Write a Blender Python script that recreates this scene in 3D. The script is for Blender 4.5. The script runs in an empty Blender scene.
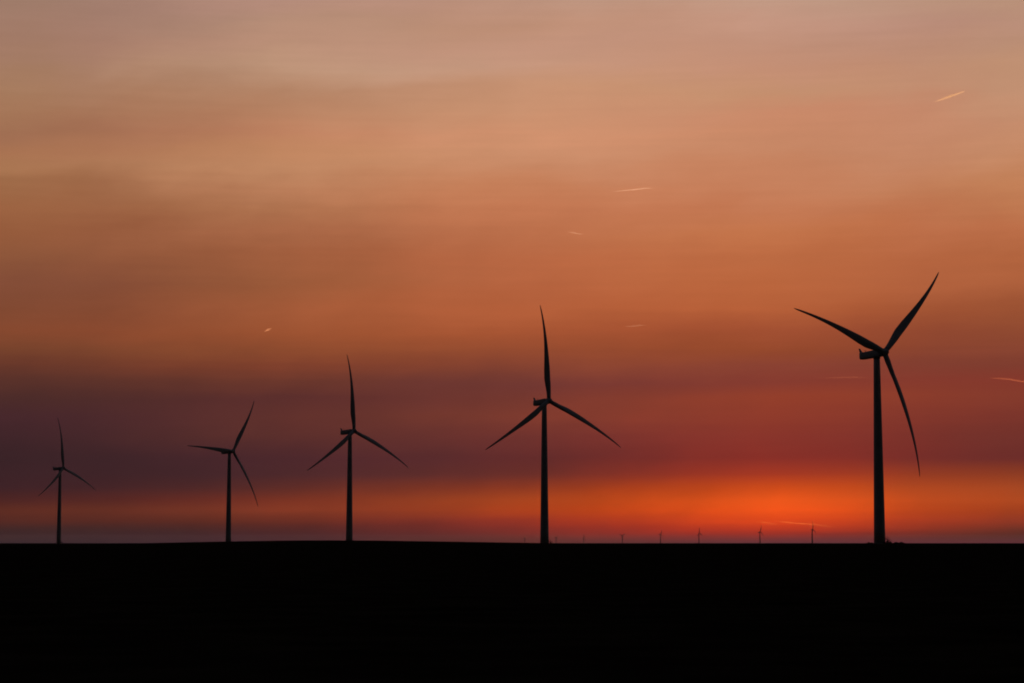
import bpy, bmesh, math, random
from mathutils import Matrix, Vector, noise
random.seed(7)
sc = bpy.context.scene
COL = sc.collection
R = math.radians

# ------------------------------------------------------------------ camera
F = 2145.0                       # focal length in pixels of a 1024 px wide frame
PITCH = math.atan((543.0 - 341.5) / F)
EYE = 1.7
cam_d = bpy.data.cameras.new("camera")
cam_d.sensor_width = 36.0
cam_d.lens = F / 1024.0 * 36.0
cam_d.clip_start = 0.2
cam_d.clip_end = 900000.0
cam = bpy.data.objects.new("camera", cam_d)
cam.location = (0, 0, EYE)
cam.rotation_euler = (math.pi / 2 + PITCH, 0, 0)
COL.objects.link(cam)
sc.camera = cam


def ray(px, py):
    dx, dy = (px - 512.0) / F, (341.5 - py) / F
    v = Vector((dx, math.cos(PITCH) - dy * math.sin(PITCH), math.sin(PITCH) + dy * math.cos(PITCH)))
    return v.normalized()


def azel(px, py):
    v = ray(px, py)
    return math.degrees(math.atan2(v.x, v.y)), math.degrees(math.asin(v.z))


# ------------------------------------------------------------------ render settings
sc.render.engine = "CYCLES"
sc.view_settings.view_transform = "Standard"
sc.view_settings.look = "None"
sc.view_settings.exposure = 0.0
sc.view_settings.gamma = 1.0
sc.view_settings.use_curve_mapping = False
sc.cycles.use_denoising = True
sc.cycles.max_bounces = 6
sc.cycles.volume_bounces = 0
sc.cycles.transparent_max_bounces = 12
sc.cycles.filter_width = 1.9
sc.render.film_transparent = False

# ------------------------------------------------------------------ sky
#   colours of the dusk sky by azimuth and elevation (sRGB 0-255), listed from high to low
COLS = {
 30: [(0,158,124,106),(25,162,124,106),(45,164,124,104),(75,166,124,96),(100,168,124,94),(120,162,114,84),(135,160,110,82),(150,168,114,82),(163,172,120,84),(178,158,108,74),(200,158,102,68),(225,150,92,60),(245,146,88,60),(262,140,86,58),(275,136,80,58),(295,126,74,52),(320,130,72,48),(335,134,72,46),(350,118,66,44),(360,106,60,42),(370,104,54,42),(380,90,50,42),(395,76,44,40),(410,72,40,44),(430,66,38,42),(460,56,34,38),(490,62,34,38),(500,76,36,34),(512,94,44,32),(520,86,40,32),(530,64,38,36),(542,58,38,42)],
 286: [(0,184,144,124),(20,182,144,120),(45,190,148,122),(68,194,154,124),(80,190,146,116),(90,182,136,104),(110,184,134,100),(130,192,132,98),(150,196,138,98),(165,198,142,102),(180,190,130,92),(200,178,120,82),(220,174,110,74),(240,168,104,70),(265,158,92,58),(280,154,92,58),(295,160,92,58),(315,166,92,56),(330,156,84,50),(345,146,78,48),(360,132,68,44),(372,118,58,44),(385,102,54,44),(395,90,46,44),(410,94,48,44),(430,96,50,44),(445,84,42,42),(460,76,40,44),(475,76,40,42),(487,88,42,38),(500,116,48,34),(512,130,56,36),(520,104,44,32),(530,78,38,36),(541,70,40,44)],
 512: [(0,190,148,124),(25,192,146,118),(45,198,152,126),(60,200,156,130),(80,200,152,120),(100,202,148,112),(120,204,150,114),(135,212,150,112),(150,208,148,110),(165,202,140,102),(180,200,132,92),(200,200,126,86),(220,190,116,78),(240,192,114,74),(260,184,104,66),(280,184,104,66),(300,186,102,62),(315,178,94,56),(335,164,84,50),(350,150,76,48),(365,136,68,48),(380,112,56,50),(390,108,52,48),(400,116,56,46),(415,122,58,46),(430,112,52,46),(450,102,46,44),(465,94,42,42),(478,110,48,40),(490,146,58,32),(503,172,70,30),(512,168,62,28),(522,140,48,36),(532,116,44,38),(541,92,46,42)],
 770: [(0,196,158,134),(25,200,154,130),(45,196,148,122),(60,198,146,118),(80,202,150,118),(95,200,148,110),(110,204,142,108),(130,206,142,106),(150,202,140,104),(170,202,134,96),(190,200,130,92),(210,198,122,82),(230,198,120,76),(250,192,112,70),(270,190,106,62),(290,188,104,62),(305,186,100,58),(320,174,88,52),(335,160,80,50),(350,148,72,44),(365,138,66,50),(380,130,58,48),(392,150,64,44),(405,146,62,42),(425,140,56,44),(450,130,46,40),(465,140,48,38),(475,166,56,34),(485,200,72,26),(495,224,82,24),(505,246,90,28),(515,236,78,22),(525,206,62,28),(532,166,48,32),(538,120,46,44),(542,96,48,52)],
 994: [(0,186,146,122),(15,186,142,122),(40,186,142,118),(60,192,144,114),(80,192,144,116),(100,196,144,112),(120,198,138,106),(140,198,140,106),(160,196,134,98),(180,196,130,90),(200,190,122,82),(220,192,116,78),(240,184,106,68),(260,178,100,62),(275,178,100,64),(295,170,92,56),(310,152,80,50),(325,144,74,48),(340,138,70,50),(355,134,66,48),(370,122,58,46),(380,130,56,44),(395,136,60,44),(405,124,56,44),(425,122,50,42),(440,108,48,42),(455,104,44,42),(465,116,46,38),(475,142,60,34),(490,168,72,34),(500,174,72,32),(510,160,62,28),(520,144,54,34),(530,104,46,34),(537,82,42,36),(542,92,44,50)],
}
ROWS = [0,22,44,66,90,114,134,152,166,184,206,230,256,284,308,330,350,366,382,398,416,436,458,474,488,500,510,521,530,535,538,542.3]
# the air (haze box below) dims the lowest sky and adds its own scattered light: the sky behind it is set brighter by as much
HZ = 0.75e-5
HAZE_TOP, HAZE_FAR = 165.0, 46500.0


def behind_haze(c, x, y):
    e = R(azel(x, y)[1])
    path = min((HAZE_TOP - EYE) / math.sin(e), HAZE_FAR / math.cos(e)) if e > 0 else HAZE_FAR
    T = math.exp(-HZ * path)
    k = 0.03 if y < 515 else 0.038 if y < 526 else 0.045 if y < 533 else 0.057
    return Vector([max(0.001, (c[i] - (1 - T) * k * w) / T) for i, w in enumerate((1, 0.46, 0.28))])


def lin(c):
    c /= 255.0
    return c / 12.92 if c <= 0.04045 else ((c + 0.055) / 1.055) ** 2.4


def samp(tab, y):
    if y <= tab[0][0]:
        return Vector([lin(c) for c in tab[0][1:]])
    for a, b in zip(tab, tab[1:]):
        if y <= b[0]:
            t = (y - a[0]) / (b[0] - a[0])
            return Vector([lin(c) for c in a[1:]]).lerp(Vector([lin(c) for c in b[1:]]), t)
    return Vector([lin(c) for c in tab[-1][1:]])


XK = sorted(COLS)


def sky_at(x, y):
    """Catmull-Rom between the measured columns."""
    P = [samp(COLS[k], y) for k in XK]
    if x <= XK[0]:
        return P[0]
    if x >= XK[-1]:
        return P[-1]
    for i in range(len(XK) - 1):
        if x <= XK[i + 1]:
            break
    t = (x - XK[i]) / (XK[i + 1] - XK[i])
    p0, p1, p2, p3 = P[max(i - 1, 0)], P[i], P[i + 1], P[min(i + 2, len(P) - 1)]
    v = 0.5 * ((2 * p1) + (p2 - p0) * t + (2 * p0 - 5 * p1 + 4 * p2 - p3) * t * t + (3 * p1 - p0 - 3 * p2 + p3) * t ** 3)
    if y < 345:                                   # a touch dustier high up
        v = Vector((v.x * 0.97, v.y * 0.94, v.z * 0.975))
    if 470 < y < 535:                             # the glow is tightest left of the nearest turbine
        f = math.sin(math.pi * (y - 470) / 65)
        v *= 1 - f * (0.22 * math.exp(-((x - 625) / 75) ** 2) + 0.10 * math.exp(-((x - 900) / 60) ** 2) - 0.02 * math.exp(-((x - 775) / 60) ** 2))
    return Vector([max(0.0015, c) for c in v])


world = bpy.data.worlds.new("World")
sc.world = world
world.use_nodes = True
nt = world.node_tree
nt.nodes.clear()
N, L = nt.nodes, nt.links


def node(t, **kw):
    n = N.new(t)
    for k, v in kw.items():
        setattr(n, k, v)
    return n


def m(op, a, b=None, c=None, clamp=False):
    n = node("ShaderNodeMath", operation=op)
    n.use_clamp = clamp
    for i, v in enumerate((a, b, c)):
        if v is None:
            continue
        if isinstance(v, (int, float)):
            n.inputs[i].default_value = v
        else:
            L.new(v, n.inputs[i])
    return n.outputs[0]


def maprange(v, a, b, c=0.0, d=1.0, kind="LINEAR"):
    n = node("ShaderNodeMapRange", interpolation_type=kind)
    n.clamp = True
    L.new(v, n.inputs[0])
    for i, x in zip((1, 2, 3, 4), (a, b, c, d)):
        n.inputs[i].default_value = x
    return n.outputs[0]


def mix(fac, a, b, mode="MIX"):
    n = node("ShaderNodeMix", data_type="RGBA", blend_type=mode)
    for s, v in ((n.inputs[0], fac), (n.inputs[6], a), (n.inputs[7], b)):
        if isinstance(v, (int, float)):
            s.default_value = v
        elif isinstance(v, tuple):
            s.default_value = v
        else:
            L.new(v, s)
    return n.outputs[2]


tc = node("ShaderNodeTexCoord")
sep = node("ShaderNodeSeparateXYZ")
L.new(tc.outputs["Generated"], sep.inputs[0])
az = m("MULTIPLY", m("ARCTAN2", sep.outputs[0], sep.outputs[1]), 180 / math.pi)
el = m("MULTIPLY", m("ARCSINE", sep.outputs[2]), 180 / math.pi)


def streaks(sx, sy, scale, detail, off, tilt=0.0):
    c = node("ShaderNodeCombineXYZ")
    L.new(m("MULTIPLY", az, sx), c.inputs[0])
    L.new(m("ADD", m("MULTIPLY", el, sy), m("MULTIPLY", az, tilt)), c.inputs[1])
    c.inputs[2].default_value = off
    n = node("ShaderNodeTexNoise")
    n.inputs["Scale"].default_value = scale
    n.inputs["Detail"].default_value = detail
    n.inputs["Roughness"].default_value = 0.55
    L.new(c.outputs[0], n.inputs["Vector"])
    return m("SUBTRACT", n.outputs[0], 0.5)


broad = streaks(0.14, 0.55, 1.0, 3.0, 2.0, -0.055)
fine = streaks(0.30, 2.2, 1.0, 5.0, 9.0, -0.20)
patch = streaks(0.34, 0.8, 1.0, 4.0, 17.0, -0.10)
low = streaks(0.20, 6.0, 1.0, 3.0, 5.0, 0.02)
amp_hi = maprange(el, 1.5, 9.0, 0.05, 1.0)
elw = m("ADD", el, m("MULTIPLY", m("ADD", m("MULTIPLY", broad, 1.3), m("MULTIPLY", patch, 0.6)), amp_hi))
elw = m("ADD", elw, m("MULTIPLY", low, 0.10))
azw = m("ADD", az, m("MULTIPLY", patch, 3.0))

xs = [8, 94, 180, 265, 350, 435, 520, 605, 690, 770, 850, 930, 1010]
E0, E1 = -0.5, 15.5
prev = None
for x in xs:
    r = node("ShaderNodeValToRGB")
    cr = r.color_ramp
    cr.interpolation = "LINEAR"
    pts = []
    for y in ROWS:
        a, e = azel(x, y)
        c = sky_at(x, y)
        c = behind_haze(c, x, y)
        pts.append(((e - E0) / (E1 - E0), c))
    pts.sort(key=lambda p: p[0])
    cr.elements[0].position, cr.elements[1].position = pts[0][0], pts[-1][0]
    for p, c in pts[1:-1]:
        cr.elements.new(p)
    for el_, (p, c) in zip(cr.elements, pts):
        el_.color = (c.x, c.y, c.z, 1)
    L.new(maprange(elw, E0, E1), r.inputs[0])
    if prev is None:
        out, prev = r.outputs[0], azel(x, 400)[0]
    else:
        a = azel(x, 400)[0]
        out = mix(maprange(azw, prev, a), out, r.outputs[0])
        prev = a
# fine thin-cloud brightness
br = m("ADD", 1.0, m("ADD", m("MULTIPLY", patch, 0.11), m("ADD", m("MULTIPLY", fine, 0.07), m("MULTIPLY", low, 0.09))))
brc = node("ShaderNodeCombineXYZ")
for i in range(3):
    L.new(br, brc.inputs[i])
vm = node("ShaderNodeVectorMath", operation="MULTIPLY")
L.new(out, vm.inputs[0]); L.new(brc.outputs[0], vm.inputs[1])
out = vm.outputs[0]
# the clear dusk sky overhead and behind the viewer
SUN_AZ = azel(770, 543)[0]
SUN_EL = -5.0
nish = node("ShaderNodeTexSky", sky_type="NISHITA")
nish.sun_disc = False
nish.sun_elevation = R(SUN_EL)
nish.sun_rotation = R(SUN_AZ)
dim = node("ShaderNodeVectorMath", operation="SCALE")
L.new(nish.outputs[0], dim.inputs[0]); dim.inputs[3].default_value = 4.2
up = maprange(el, 15.0, 34.0, 0, 1, "SMOOTHSTEP")
side = maprange(m("ABSOLUTE", m("SUBTRACT", az, 1.5)), 15.0, 46.0, 0, 1, "SMOOTHSTEP")
away = m("MAXIMUM", up, side)
out = mix(away, out, dim.outputs[0])
bg = node("ShaderNodeBackground")
L.new(out, bg.inputs[0]); bg.inputs[1].default_value = 1.0
wo = node("ShaderNodeOutputWorld")
L.new(bg.outputs[0], wo.inputs[0])

# sun: it has just set, five degrees under the horizon; only the high vapour trails still catch it
sd = bpy.data.lights.new("sun", "SUN")
sd.energy = 2.0
sd.angle = R(0.5)
sd.color = (1.0, 0.52, 0.28)
so = bpy.data.objects.new("sun", sd)
to_sun = Vector((math.sin(R(SUN_AZ)) * math.cos(R(SUN_EL)), math.cos(R(SUN_AZ)) * math.cos(R(SUN_EL)), math.sin(R(SUN_EL))))
so.rotation_euler = to_sun.to_track_quat("Z", "Y").to_euler()
so.location = (0, 0, 300)
COL.objects.link(so)


# ------------------------------------------------------------------ materials
def mat(name, base, rough=0.6, var=0.15, scale=1.0, bump=0.0, spec=0.3):
    mt = bpy.data.materials.new(name)
    mt.use_nodes = True
    t = mt.node_tree
    b = t.nodes["Principled BSDF"]
    tcn = t.nodes.new("ShaderNodeTexCoord")
    nz = t.nodes.new("ShaderNodeTexNoise")
    nz.inputs["Scale"].default_value = scale
    nz.inputs["Detail"].default_value = 6
    t.links.new(tcn.outputs["Object"], nz.inputs["Vector"])
    r = t.nodes.new("ShaderNodeValToRGB")
    r.color_ramp.elements[0].position, r.color_ramp.elements[1].position = 0.3, 0.7
    r.color_ramp.elements[0].color = tuple(c * (1 - var) for c in base) + (1,)
    r.color_ramp.elements[1].color = tuple(c * (1 + var) for c in base) + (1,)
    t.links.new(nz.outputs[0], r.inputs[0])
    t.links.new(r.outputs[0], b.inputs["Base Color"])
    b.inputs["Roughness"].default_value = rough
    b.inputs["Specular IOR Level"].default_value = spec
    if bump:
        bp = t.nodes.new("ShaderNodeBump")
        bp.inputs["Distance"].default_value = bump
        t.links.new(nz.outputs[0], bp.inputs["Height"])
        t.links.new(bp.outputs[0], b.inputs["Normal"])
    return mt


M_PAINT = mat("turbine_paint", (0.46, 0.47, 0.48), 0.75, 0.08, 0.3, spec=0.1)
M_BLADE = mat("blade_gelcoat", (0.48, 0.49, 0.50), 0.7, 0.06, 0.2, spec=0.1)
M_DARK = mat("dark_metal", (0.06, 0.062, 0.065), 0.6, 0.1, 2.0, spec=0.2)
M_CONC = mat("concrete", (0.16, 0.155, 0.145), 0.95, 0.2, 1.5, 0.02, spec=0.05)
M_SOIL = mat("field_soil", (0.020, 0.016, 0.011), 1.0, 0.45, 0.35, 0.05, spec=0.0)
M_LEAF = mat("shrub_leaf", (0.03, 0.042, 0.018), 0.95, 0.3, 2.0, spec=0.02)
M_WOOD = mat("shrub_wood", (0.04, 0.03, 0.02), 0.95, 0.2, 6.0, spec=0.02)


def link(name, me, material, parent=None, matrix=None):
    o = bpy.data.objects.new(name, me)
    if material and not me.materials:
        me.materials.append(material)
    COL.objects.link(o)
    o.parent = parent
    if matrix is not None:
        o.matrix_local = matrix
    return o


def to_mesh(name, bm, smooth=True):
    bmesh.ops.recalc_face_normals(bm, faces=bm.faces[:])
    me = bpy.data.meshes.new(name)
    bm.to_mesh(me)
    bm.free()
    if smooth:
        for p in me.polygons:
            p.use_smooth = True
    return me


def loft(bm, rings, cap=True):
    vr = [[bm.verts.new(p) for p in ring] for ring in rings]
    n = len(vr[0])
    for a, b in zip(vr, vr[1:]):
        for i in range(n):
            bm.faces.new((a[i], a[(i + 1) % n], b[(i + 1) % n], b[i]))
    if cap:
        bm.faces.new(vr[0][::-1])
        bm.faces.new(vr[-1])


def circle(r, z, n=40, cx=0.0, cy=0.0):
    return [(cx + r * math.cos(2 * math.pi * i / n), cy + r * math.sin(2 * math.pi * i / n), z) for i in range(n)]


def box(bm, x0, x1, y0, y1, z0, z1):
    v = [bm.verts.new(p) for p in ((x0, y0, z0), (x1, y0, z0), (x1, y1, z0), (x0, y1, z0), (x0, y0, z1), (x1, y0, z1), (x1, y1, z1), (x0, y1, z1))]
    for f in ((3, 2, 1, 0), (4, 5, 6, 7), (0, 1, 5, 4), (1, 2, 6, 5), (2, 3, 7, 6), (3, 0, 4, 7)):
        bm.faces.new([v[i] for i in f])


# ------------------------------------------------------------------ terrain
def gauss(x, y, cx, cy, sx, sy, h):
    return h * math.exp(-((x - cx) / sx) ** 2 - ((y - cy) / sy) ** 2)


def ground_z(x, y):
    z = gauss(x, y, -100, 1180, 110, 380, 2.75)       # low swell that hides the feet of the middle turbines
    z += gauss(x, y, 164, 956, 240, 380, 1.4)
    z -= gauss(x, y, 19, 1268, 60, 110, 0.9)
    z -= gauss(x, y, -121, 1591, 70, 120, 1.6)
    z += gauss(x, y, -515, 2450, 170, 250, 0.5)
    d = math.hypot(x, y)
    if d > 25:
        z += 0.16 * noise.noise(Vector((x * 0.006, y * 0.006, 1.3))) * min(1, d / 400) * max(0.0, 1 - d / 9000)
    if d < 1500:
        z += 0.03 * noise.noise(Vector((x * 0.5, y * 0.5, 0))) + 0.02 * noise.noise(Vector((x * 2.1, y * 2.1, 4)))
    return z


GR = 46000.0
bm = bmesh.new()
radii = [0.6]
while radii[-1] < GR:
    radii.append(radii[-1] * 1.055 + 0.02)
radii[-1] = GR
# directions: fine steps inside the view, coarse ones behind
angs = []
a = -180.0
while a < 180.0 - 1e-6:
    angs.append(R(a))
    a += 0.2 if -20 <= a < 20 else 4.0
c0 = bm.verts.new((0, 0, ground_z(0, 0)))
prev_r = None
for rr in radii:
    ring = [bm.verts.new((rr * math.sin(t), rr * math.cos(t), ground_z(rr * math.sin(t), rr * math.cos(t)))) for t in angs]
    n = len(ring)
    for i in range(n):
        j = (i + 1) % n
        if prev_r is None:
            bm.faces.new((c0, ring[j], ring[i]))
        else:
            bm.faces.new((prev_r[i], prev_r[j], ring[j], ring[i]))
    prev_r = ring
me = to_mesh("ground", bm)
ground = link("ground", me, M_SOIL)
ground["kind"] = "structure"
if me.polygons[10].normal.z < 0:
    me.flip_normals()

# ------------------------------------------------------------------ haze
bm = bmesh.new()
box(bm, -HAZE_FAR, HAZE_FAR, -HAZE_FAR, HAZE_FAR, -1.6, HAZE_TOP)
hz = to_mesh("haze", bm, False)
mh = bpy.data.materials.new("haze_air")
mh.use_nodes = True
t = mh.node_tree
t.nodes.clear()
pv = t.nodes.new("ShaderNodeVolumePrincipled")
pv.inputs["Color"].default_value = (0.92, 0.88, 0.86, 1)
pv.inputs["Density"].default_value = HZ
pv.inputs["Anisotropy"].default_value = 0.45
om = t.nodes.new("ShaderNodeOutputMaterial")
t.links.new(pv.outputs[0], om.inputs["Volume"])
haze = link("haze", hz, mh)
haze["kind"] = "stuff"

# ------------------------------------------------------------------ wind turbine parts
H, RB = 85.0, 57.66
TILT = R(6.66)
HUB = (4.6, 0.0, H)


def tower_mesh():
    bm = bmesh.new()
    z1 = H - 2.25
    rings = []
    for k in range(0, 13):
        f = k / 12
        z = 0.35 + (z1 - 0.35) * f
        r = 2.55 - 1.13 * f ** 1.05
        rings.append(circle(r, z))
    loft(bm, rings)
    return to_mesh("tower", bm)


def foundation_mesh():
    bm = bmesh.new()
    loft(bm, [circle(4.2, -1.6), circle(4.2, 0.05), circle(3.0, 0.36), circle(2.6, 0.36)])
    return to_mesh("foundation", bm, False)


def nacelle_mesh():
    bm = bmesh.new()
    rings = []
    # x, half width, z bottom, z top  (nacelle axis through the hub, z measured from it)
    for x, w, zb, zt in ((-15.2, 1.25, -1.35, 1.05), (-14.9, 1.6, -1.75, 1.35), (-13.0, 1.75, -1.8, 1.4), (-8.0, 1.8, -1.75, 1.55),
                         (-4.6, 1.8, -1.75, 1.65), (-3.0, 1.75, -1.6, 1.65), (-1.9, 1.5, -1.45, 1.5)):
        cz, hz_ = (zb + zt) / 2, (zt - zb) / 2
        ring = []
        for i in range(24):
            a = 2 * math.pi * i / 24
            ca, sa = math.cos(a), math.sin(a)
            p = 0.38
            ring.append((x, w * math.copysign(abs(ca) ** p, ca), cz + hz_ * math.copysign(abs(sa) ** p, sa)))
        rings.append(ring)
    loft(bm, rings)
    return to_mesh("nacelle", bm)


def yaw_mesh():
    bm = bmesh.new()
    loft(bm, [circle(1.37, H - 2.9), circle(1.5, H - 2.75), circle(1.62, H - 2.2), circle(1.62, H - 1.7)])
    return to_mesh("yaw_ring", bm)


def fin_mesh():
    # swept cooler fin rising from the tail of the nacelle
    bm = bmesh.new()
    prof = [(-15.3, -0.9), (-15.55, 0.6), (-15.8, 1.7), (-16.35, 3.35), (-16.1, 3.4), (-15.3, 2.35), (-14.5, 1.62), (-13.4, 1.3), (-13.4, 0.9)]
    v0 = [bm.verts.new((x, -0.42, z)) for x, z in prof]
    v1 = [bm.verts.new((x, 0.42, z)) for x, z in prof]
    n = len(prof)
    bm.faces.new(v0[::-1]); bm.faces.new(v1)
    for i in range(n):
        j = (i + 1) % n
        bm.faces.new((v0[i], v0[j], v1[j], v1[i]))
    return to_mesh("cooler_fin", bm, False)


def sensor_mesh():
    bm = bmesh.new()
    box(bm, -12.4, -12.3, -0.05, 0.05, 1.3, 2.25)
    box(bm, -12.4, -12.3, -0.6, 0.6, 2.0, 2.07)
    for y in (-0.6, 0.6):
        loft(bm, [circle(0.1, 2.07, 8, -12.35, y), circle(0.1, 2.3, 8, -12.35, y)])
    return to_mesh("wind_sensor", bm, False)


def hub_mesh():
    bm = bmesh.new()
    rings = []
    for x, r in ((-1.85, 1.35), (-1.5, 1.7), (-0.6, 1.82), (0.4, 1.78), (1.2, 1.5), (1.9, 1.05), (2.3, 0.6), (2.45, 0.2)):
        rings.append([(x, r * math.cos(2 * math.pi * i / 28), r * math.sin(2 * math.pi * i / 28)) for i in range(28)])
    loft(bm, rings)
    return to_mesh("hub", bm)


def lerp_tab(tab, s):
    for a, b in zip(tab, tab[1:]):
        if s <= b[0]:
            f = (s - a[0]) / (b[0] - a[0])
            f = f * f * (3 - 2 * f) if len(a) > 2 else f
            return a[1] + (b[1] - a[1]) * f
    return tab[-1][1]


CHORD = [(0, 2.4), (0.04, 2.45), (0.09, 2.9), (0.15, 3.5), (0.21, 3.8), (0.3, 3.75), (0.4, 3.25), (0.55, 2.4), (0.7, 1.7), (0.85, 1.15), (0.95, 0.8), (0.985, 0.5), (1.0, 0.2)]
THICK = [(0, 1.0), (0.045, 1.0), (0.1, 0.72), (0.2, 0.38), (0.35, 0.26), (0.6, 0.2), (1.0, 0.16)]
TWIST = [(0, 18), (0.2, 15), (0.4, 8), (0.7, 4), (1.0, 2)]
FRONT = [(0, 0.5), (0.045, 0.5), (0.2, 0.32), (0.4, 0.32), (1.0, 0.36)]     # share of the chord ahead of the pitch axis


def blade_mesh(bend):
    bm = bmesh.new()
    rings = []
    K = 46
    for k in range(K + 1):
        s = (k / K) ** 0.95
        z = 1.3 + (RB - 1.3) * s
        c, tk, tw, fr = lerp_tab(CHORD, s), lerp_tab(THICK, s), R(lerp_tab(TWIST, s) + 3), lerp_tab(FRONT, s)
        off = z * math.tan(R(7.4)) - bend * s ** 3.0          # coned forwards, bent back by the wind
        roundness = max(0.0, min(1.0, (0.16 - s) / 0.11))
        ring = []
        n = 18
        for i in range(n):
            a = 2 * math.pi * i / n
            u = 0.5 + 0.5 * math.cos(a)                        # 1 = leading edge, 0 = trailing edge
            circ = 0.5 * math.sin(a)
            foil = 0.5 * math.sin(a) * (0.28 + 0.95 * u ** 0.8)
            t_ = c * tk * (circ * roundness + foil * (1 - roundness))
            cy = c * (u - 1 + fr)
            y = cy * math.cos(tw) - t_ * math.sin(tw)
            x = cy * math.sin(tw) + t_ * math.cos(tw)
            ring.append((off + x, y, z))
        rings.append(ring)
    loft(bm, rings)
    return to_mesh("blade", bm)


def door_mesh():
    bm = bmesh.new()
    box(bm, 2.30, 2.50, -0.5, 0.5, 2.3, 4.6)
    return to_mesh("door", bm, False)


def stair_mesh():
    bm = bmesh.new()
    box(bm, 2.44, 3.5, -0.7, 0.7, 2.1, 2.2)
    for k in range(9):
        box(bm, 3.5 + 0.24 * k, 3.5 + 0.24 * (k + 1), -0.55, 0.55, 1.95 - 0.22 * k, 2.0 - 0.22 * k)
    for y in (-0.62, 0.62):
        v = [bm.verts.new(p) for p in ((2.6, y - 0.04, 2.1), (3.5, y - 0.04, 2.1), (5.8, y - 0.04, 0.0), (5.4, y - 0.04, 0.0), (3.4, y - 0.04, 1.85), (2.6, y - 0.04, 1.85))]
        w = [bm.verts.new((p.co.x, y + 0.04, p.co.z)) for p in v]
        bm.faces.new(v[::-1]); bm.faces.new(w)
        for i in range(6):
            j = (i + 1) % 6
            bm.faces.new((v[i], v[j], w[j], w[i]))
        for px, zb, zt in ((2.75, 2.1, 3.15), (3.45, 2.1, 3.15), (4.4, 1.1, 2.25), (5.4, 0.1, 1.2)):
            box(bm, px - 0.03, px + 0.03, y - 0.03, y + 0.03, zb, zt)
        box(bm, 2.75, 3.45, y - 0.03, y + 0.03, 3.1, 3.16)
        p = [(3.45, 3.16), (5.43, 1.2), (5.4, 1.13), (3.45, 3.08)]
        v = [bm.verts.new((a, y - 0.028, b)) for a, b in p]
        w = [bm.verts.new((a, y + 0.028, b)) for a, b in p]
        bm.faces.new(v[::-1]); bm.faces.new(w)
        for i in range(4):
            j = (i + 1) % 4
            bm.faces.new((v[i], v[j], w[j], w[i]))
    for px, pz in ((3.4, 1.9), (5.0, 0.4)):
        for y in (-0.5, 0.5):
            box(bm, px - 0.05, px + 0.05, y - 0.05, y + 0.05, -0.6, pz)
    return to_mesh("stair", bm, False)


MESH = dict(foundation=foundation_mesh(), tower=tower_mesh(), yaw_ring=yaw_mesh(), nacelle=nacelle_mesh(), cooler_fin=fin_mesh(),
            wind_sensor=sensor_mesh(), hub=hub_mesh(), blade=blade_mesh(6.6), door=door_mesh(), stair=stair_mesh())
MESH["blade"].materials.append(M_BLADE)


def turbine(px, dist, psi, theta, label, group, gz=None, far=False, scale=1.0):
    d = ray(px, 543.0)
    x, y = d.x / d.y * dist, dist
    phi = math.degrees(math.atan2(x, y))
    root = bpy.data.objects.new("wind_turbine", None)
    root.empty_display_size = 5
    COL.objects.link(root)
    root.location = (x, y, ground_z(x, y) if gz is None else gz)
    yaw = R(-90 - phi + psi)
    root.rotation_euler = (0, 0, yaw)
    root.scale = (scale,) * 3
    root["label"], root["category"], root["group"] = label, "wind turbine", group
    tilt = Matrix.Translation(HUB) @ Matrix.Rotation(-TILT, 4, "Y")
    # tower with its door on the side away from the nacelle's tail
    link("foundation", MESH["foundation"], M_CONC, root)
    rot_door = Matrix.Rotation(-yaw + R(-12), 4, "Z")
    fat = Matrix.Diagonal((1.8, 1.8, 1, 1)) if far else Matrix()          # the far ones are an older, stouter make
    wide = Matrix.Diagonal((1.5, 2.3, 1, 1)) if far else Matrix()
    tw = link("tower", MESH["tower"], M_PAINT, root, rot_door @ fat)
    if not far:
        link("door", MESH["door"], M_DARK, tw)
        link("stair", MESH["stair"], M_DARK, tw)
        link("yaw_ring", MESH["yaw_ring"], M_DARK, root)
    na = link("nacelle", MESH["nacelle"], M_PAINT, root, Matrix.Translation(HUB) @ Matrix.Rotation(-R(2.8), 4, "Y") @ Matrix.Diagonal((0.92, 1, 1, 1)))
    link("cooler_fin", MESH["cooler_fin"], M_PAINT, na)
    if not far:
        link("wind_sensor", MESH["wind_sensor"], M_DARK, na)
    link("hub", MESH["hub"], M_BLADE, root, tilt)
    for k in range(3):
        link("blade", MESH["blade"], M_BLADE, root, tilt @ Matrix.Rotation(-R(theta + 120 * k), 4, "X") @ wide)
    return root


ROW = "large wind turbines standing in a receding row"
#        px,   distance, yaw, blade angle
turbine(879.7, 956.6, 47.3, 46.3, "nearest and tallest wind turbine at the right of the row, one blade hanging down", ROW)
turbine(544.5, 1268, 36.4, -2.1, "second tallest wind turbine, near the middle, one blade pointing straight up", ROW)
turbine(349.2, 1591, 40.7, -2.5, "middle turbine of the five big ones, third in height, upright blade curving at its tip", ROW)
turbine(228.3, 1957, 44.5, 32.9, "fourth largest wind turbine, one blade lying almost level to the left", ROW)
turbine(58.7, 2415, 49.5, -4.9, "smallest of the five big wind turbines, leftmost, against dim purple sky", ROW)

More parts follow.
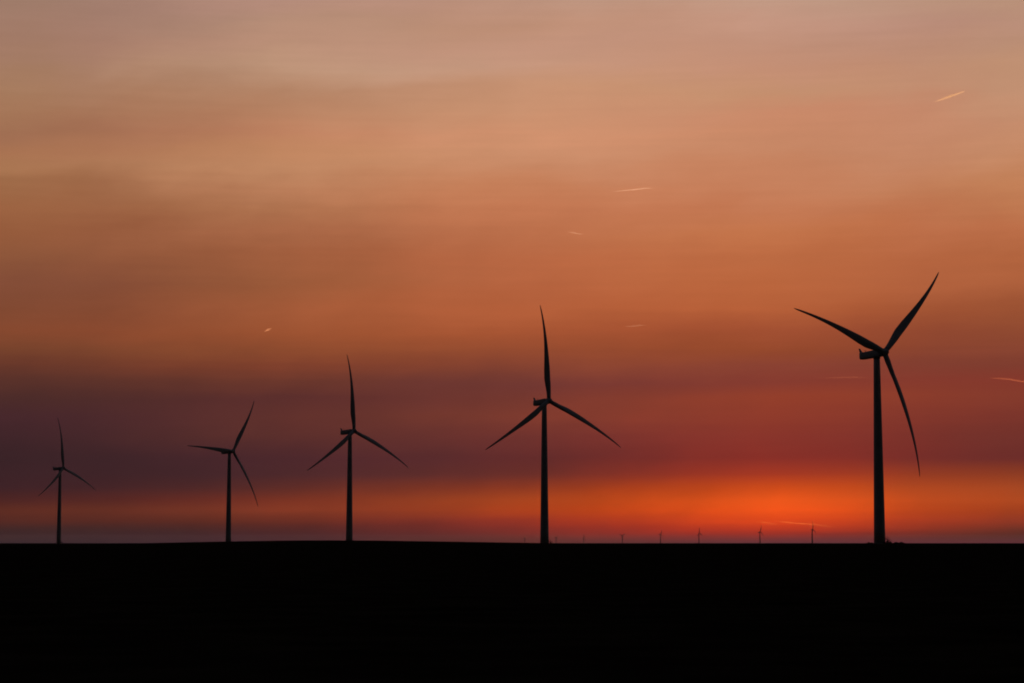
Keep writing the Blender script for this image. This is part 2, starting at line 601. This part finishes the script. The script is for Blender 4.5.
FARG = "tiny distant wind turbines on the horizon"
far = [
 (524.5, 39500, 50, 20, "faintest distant turbine, just left of the second tallest turbine's tower foot"),
 (556.0, 35500, 40, 55, "faint distant turbine just right of the second tallest turbine's tower foot"),
 (583.7, 31500, 50, 5, "faint tiny turbine, second one right of the central big tower"),
 (622.2, 25500, 30, 58, "tiny distant turbine about midway between the faint ones and the brightest glow's left edge"),
 (660.5, 20500, 60, 30, "tiny distant turbine on the horizon, fourth leftward from the largest of the tiny ones"),
 (699.0, 18300, 55, 3, "tiny distant turbine at the left edge of the brightest orange glow"),
 (760.0, 16000, 62, 20, "tiny distant turbine under the short left vapour streak in the orange glow"),
 (812.3, 13200, 72, 4, "largest of the tiny distant turbines, nearest to the tallest turbine's tower"),
]
for a in far:
    turbine(a[0], a[1], a[2], a[3], a[4], FARG, far=True)


# ------------------------------------------------------------------ shrubs at the foot of the nearest tower
def shrub(px, dist, w, h, label, seed, n=900):
    rnd = random.Random(seed)
    d = ray(px, 543.0)
    x, y = d.x / d.y * dist, dist
    root = bpy.data.objects.new("shrub", None)
    COL.objects.link(root)
    root.location = (x, y, ground_z(x, y) - 0.03)
    root["label"], root["category"], root["group"] = label, "shrub", "low shrubs beside the nearest tower"
    bm = bmesh.new()
    for k in range(n):
        cx = rnd.uniform(-1, 1)
        env = (1 - cx * cx) ** 0.5 * (0.7 + 0.3 * math.sin(cx * 7 + seed))
        cy = rnd.uniform(-1, 1) * 0.5
        cz = rnd.random() ** 0.7 * env
        p = Vector((cx * w / 2, cy * w / 2, cz * h + 0.02))
        s = rnd.uniform(0.09, 0.2)
        u = Vector((rnd.gauss(0, 1), rnd.gauss(0, 1), rnd.gauss(0, 1))).normalized()
        v = u.orthogonal().normalized()
        vs = [bm.verts.new(p + u * s), bm.verts.new(p + v * s * 0.5), bm.verts.new(p - u * s), bm.verts.new(p - v * s * 0.5)]
        bm.faces.new(vs)
    link("foliage", to_mesh("foliage", bm, False), M_LEAF, root)
    for k in range(7):
        bm = bmesh.new()
        bx = (k - 3) / 7.5 * w + rnd.uniform(-0.1, 0.1)
        tx = bx + rnd.uniform(-0.3, 0.3)
        ty = rnd.uniform(-0.3, 0.3)
        hh = h * rnd.uniform(0.5, 0.85) * (1 - 0.06 * abs(k - 3))
        loft(bm, [circle(0.03, -0.1, 6, bx, ty * 0.5), circle(0.012, hh, 6, tx, ty)])
        link("stem", to_mesh("stem", bm), M_WOOD, root)


shrub(887.6, 945, 3.4, 1.6, "taller dark shrub leaning against the right side of the tallest turbine's tower foot", 8, 1500)
shrub(869.5, 945, 3.2, 0.75, "small low shrub just left of the tallest turbine's tower foot", 3)
shrub(899.0, 945, 5.6, 0.8, "wider low shrub a few steps right of the tallest turbine's tower foot", 5, 1700)


# ------------------------------------------------------------------ vapour trails, high up and still in the sun
def trail_mat(name, col, depth, dia):
    """ice-crystal vapour: light from the sun passes forward through it; depth = optical depth across the trail"""
    mt = bpy.data.materials.new(name)
    mt.use_nodes = True
    t = mt.node_tree
    t.nodes.clear()
    pv = t.nodes.new("ShaderNodeVolumePrincipled")
    pv.inputs["Color"].default_value = col
    pv.inputs["Density"].default_value = depth / dia
    pv.inputs["Anisotropy"].default_value = 0.7
    o = t.nodes.new("ShaderNodeOutputMaterial")
    t.links.new(pv.outputs[0], o.inputs["Volume"])
    return mt


def contrail(pts, width, alt, dens, label, col=(0.9, 0.9, 0.9, 1)):
    """pts: (pixel x, pixel y, share of full width) from tail to head; placed on its own flight level."""
    P = []
    y0 = sum(p[1] for p in pts) / len(pts)
    v = ray(pts[len(pts) // 2][0], y0)
    dist = alt / (v.z / math.hypot(v.x, v.y))
    for i, (px, py, w) in enumerate(pts):
        r_ = ray(px, py)
        k = dist / math.hypot(r_.x, r_.y)
        P.append((Vector((0, 0, EYE)) + r_ * k, w))
    cen = sum((p for p, w in P), Vector()) / len(P)
    rad = width * dist / F / 2
    bm = bmesh.new()
    rings = []
    seg = []
    for (a, wa), (b, wb) in zip(P, P[1:]):
        for j in range(6):
            f = j / 6
            seg.append((a.lerp(b, f), wa + (wb - wa) * f))
    seg.append(P[-1])
    for i, (p, w) in enumerate(seg):
        q0, q1 = seg[max(i - 1, 0)][0], seg[min(i + 1, len(seg) - 1)][0]
        tn = (q1 - q0).normalized()
        u = tn.cross(Vector((0, 0, 1))).normalized()
        vv = u.cross(tn)
        jit = 1 + 0.25 * noise.noise(Vector((i * 0.7, alt, 0)))
        r = max(0.02, w) * rad * jit
        rings.append([p - cen + (u * math.cos(2 * math.pi * k / 14) + vv * math.sin(2 * math.pi * k / 14)) * r for k in range(14)])
    loft(bm, rings)
    o = link("contrail", to_mesh("contrail", bm), trail_mat("vapour", col, dens * 0.35, rad * 2))
    o.location = cen
    o["label"], o["category"], o["group"] = label, "contrail", "vapour trails in the dusk sky"
    o.visible_shadow = True
    return o


contrail([(934, 102, 0.1), (940, 100, 0.6), (950, 96.3, 1.1), (957, 94, 0.8), (964.5, 91.3, 0.5)], 2.0, 9500, 3.0,
         "brightest vapour trail, short slanted streak at the upper right", (1.0, 0.92, 0.65, 1))
contrail([(611, 191.8, 0.05), (620, 190.9, 0.6), (634, 189.6, 0.9), (645, 188.3, 0.8), (653, 188.4, 0.2)], 1.5, 9500, 1.1,
         "long thin pale vapour trail, nearly level, in the upper middle of the sky")
contrail([(567, 232.0, 0.05), (573, 232.6, 0.9), (580, 234, 0.7), (585, 234.3, 0.1)], 1.6, 9500, 0.6,
         "tiny faint vapour trail just below and left of the long thin pale one")
contrail([(264.5, 331.8, 0.4), (267.5, 330, 1.0), (271.5, 328.2, 0.4)], 2.2, 9500, 1.5,
         "tiny bright slanted vapour trail alone at the left, above the third tallest turbine", (1.0, 0.72, 0.55, 1))
contrail([(624, 326.6, 0.1), (632, 326.3, 0.8), (639, 325.4, 0.9), (647, 325.2, 0.1)], 1.4, 9000, 0.35,
         "faint short level vapour trail right of the second tallest turbine's upright blade")
contrail([(812, 378.5, 0.05), (835, 377.5, 0.8), (855, 377.3, 0.8), (874, 378.0, 0.1)], 2.0, 9000, 0.12,
         "faint reddish level vapour trail just left of the tallest turbine's tower", (0.9, 0.5, 0.35, 1))
contrail([(988, 377.8, 0.1), (998, 378.3, 0.8), (1010, 379.3, 1.0), (1022, 381.5, 0.9), (1034, 382.5, 0.8)], 1.7, 9000, 0.4,
         "orange vapour trail cut by the right edge of the photo", (0.9, 0.42, 0.25, 1))
contrail([(754, 521.6, 0.05), (762, 522.3, 0.8), (772, 523.6, 0.7), (781, 524.6, 0.1)], 1.4, 2600, 0.35,
         "short faint vapour streak low in the orange glow", (0.95, 0.5, 0.2, 1))
contrail([(775, 521.0, 0.3), (787, 522.2, 0.9), (800, 523.6, 1.0), (815, 524.4, 0.9), (828, 526.4, 0.5), (842, 527.6, 0.1)], 1.25, 2600, 0.42,
         "longer brighter vapour streak low in the orange glow, behind the largest tiny turbine", (0.95, 0.5, 0.2, 1))
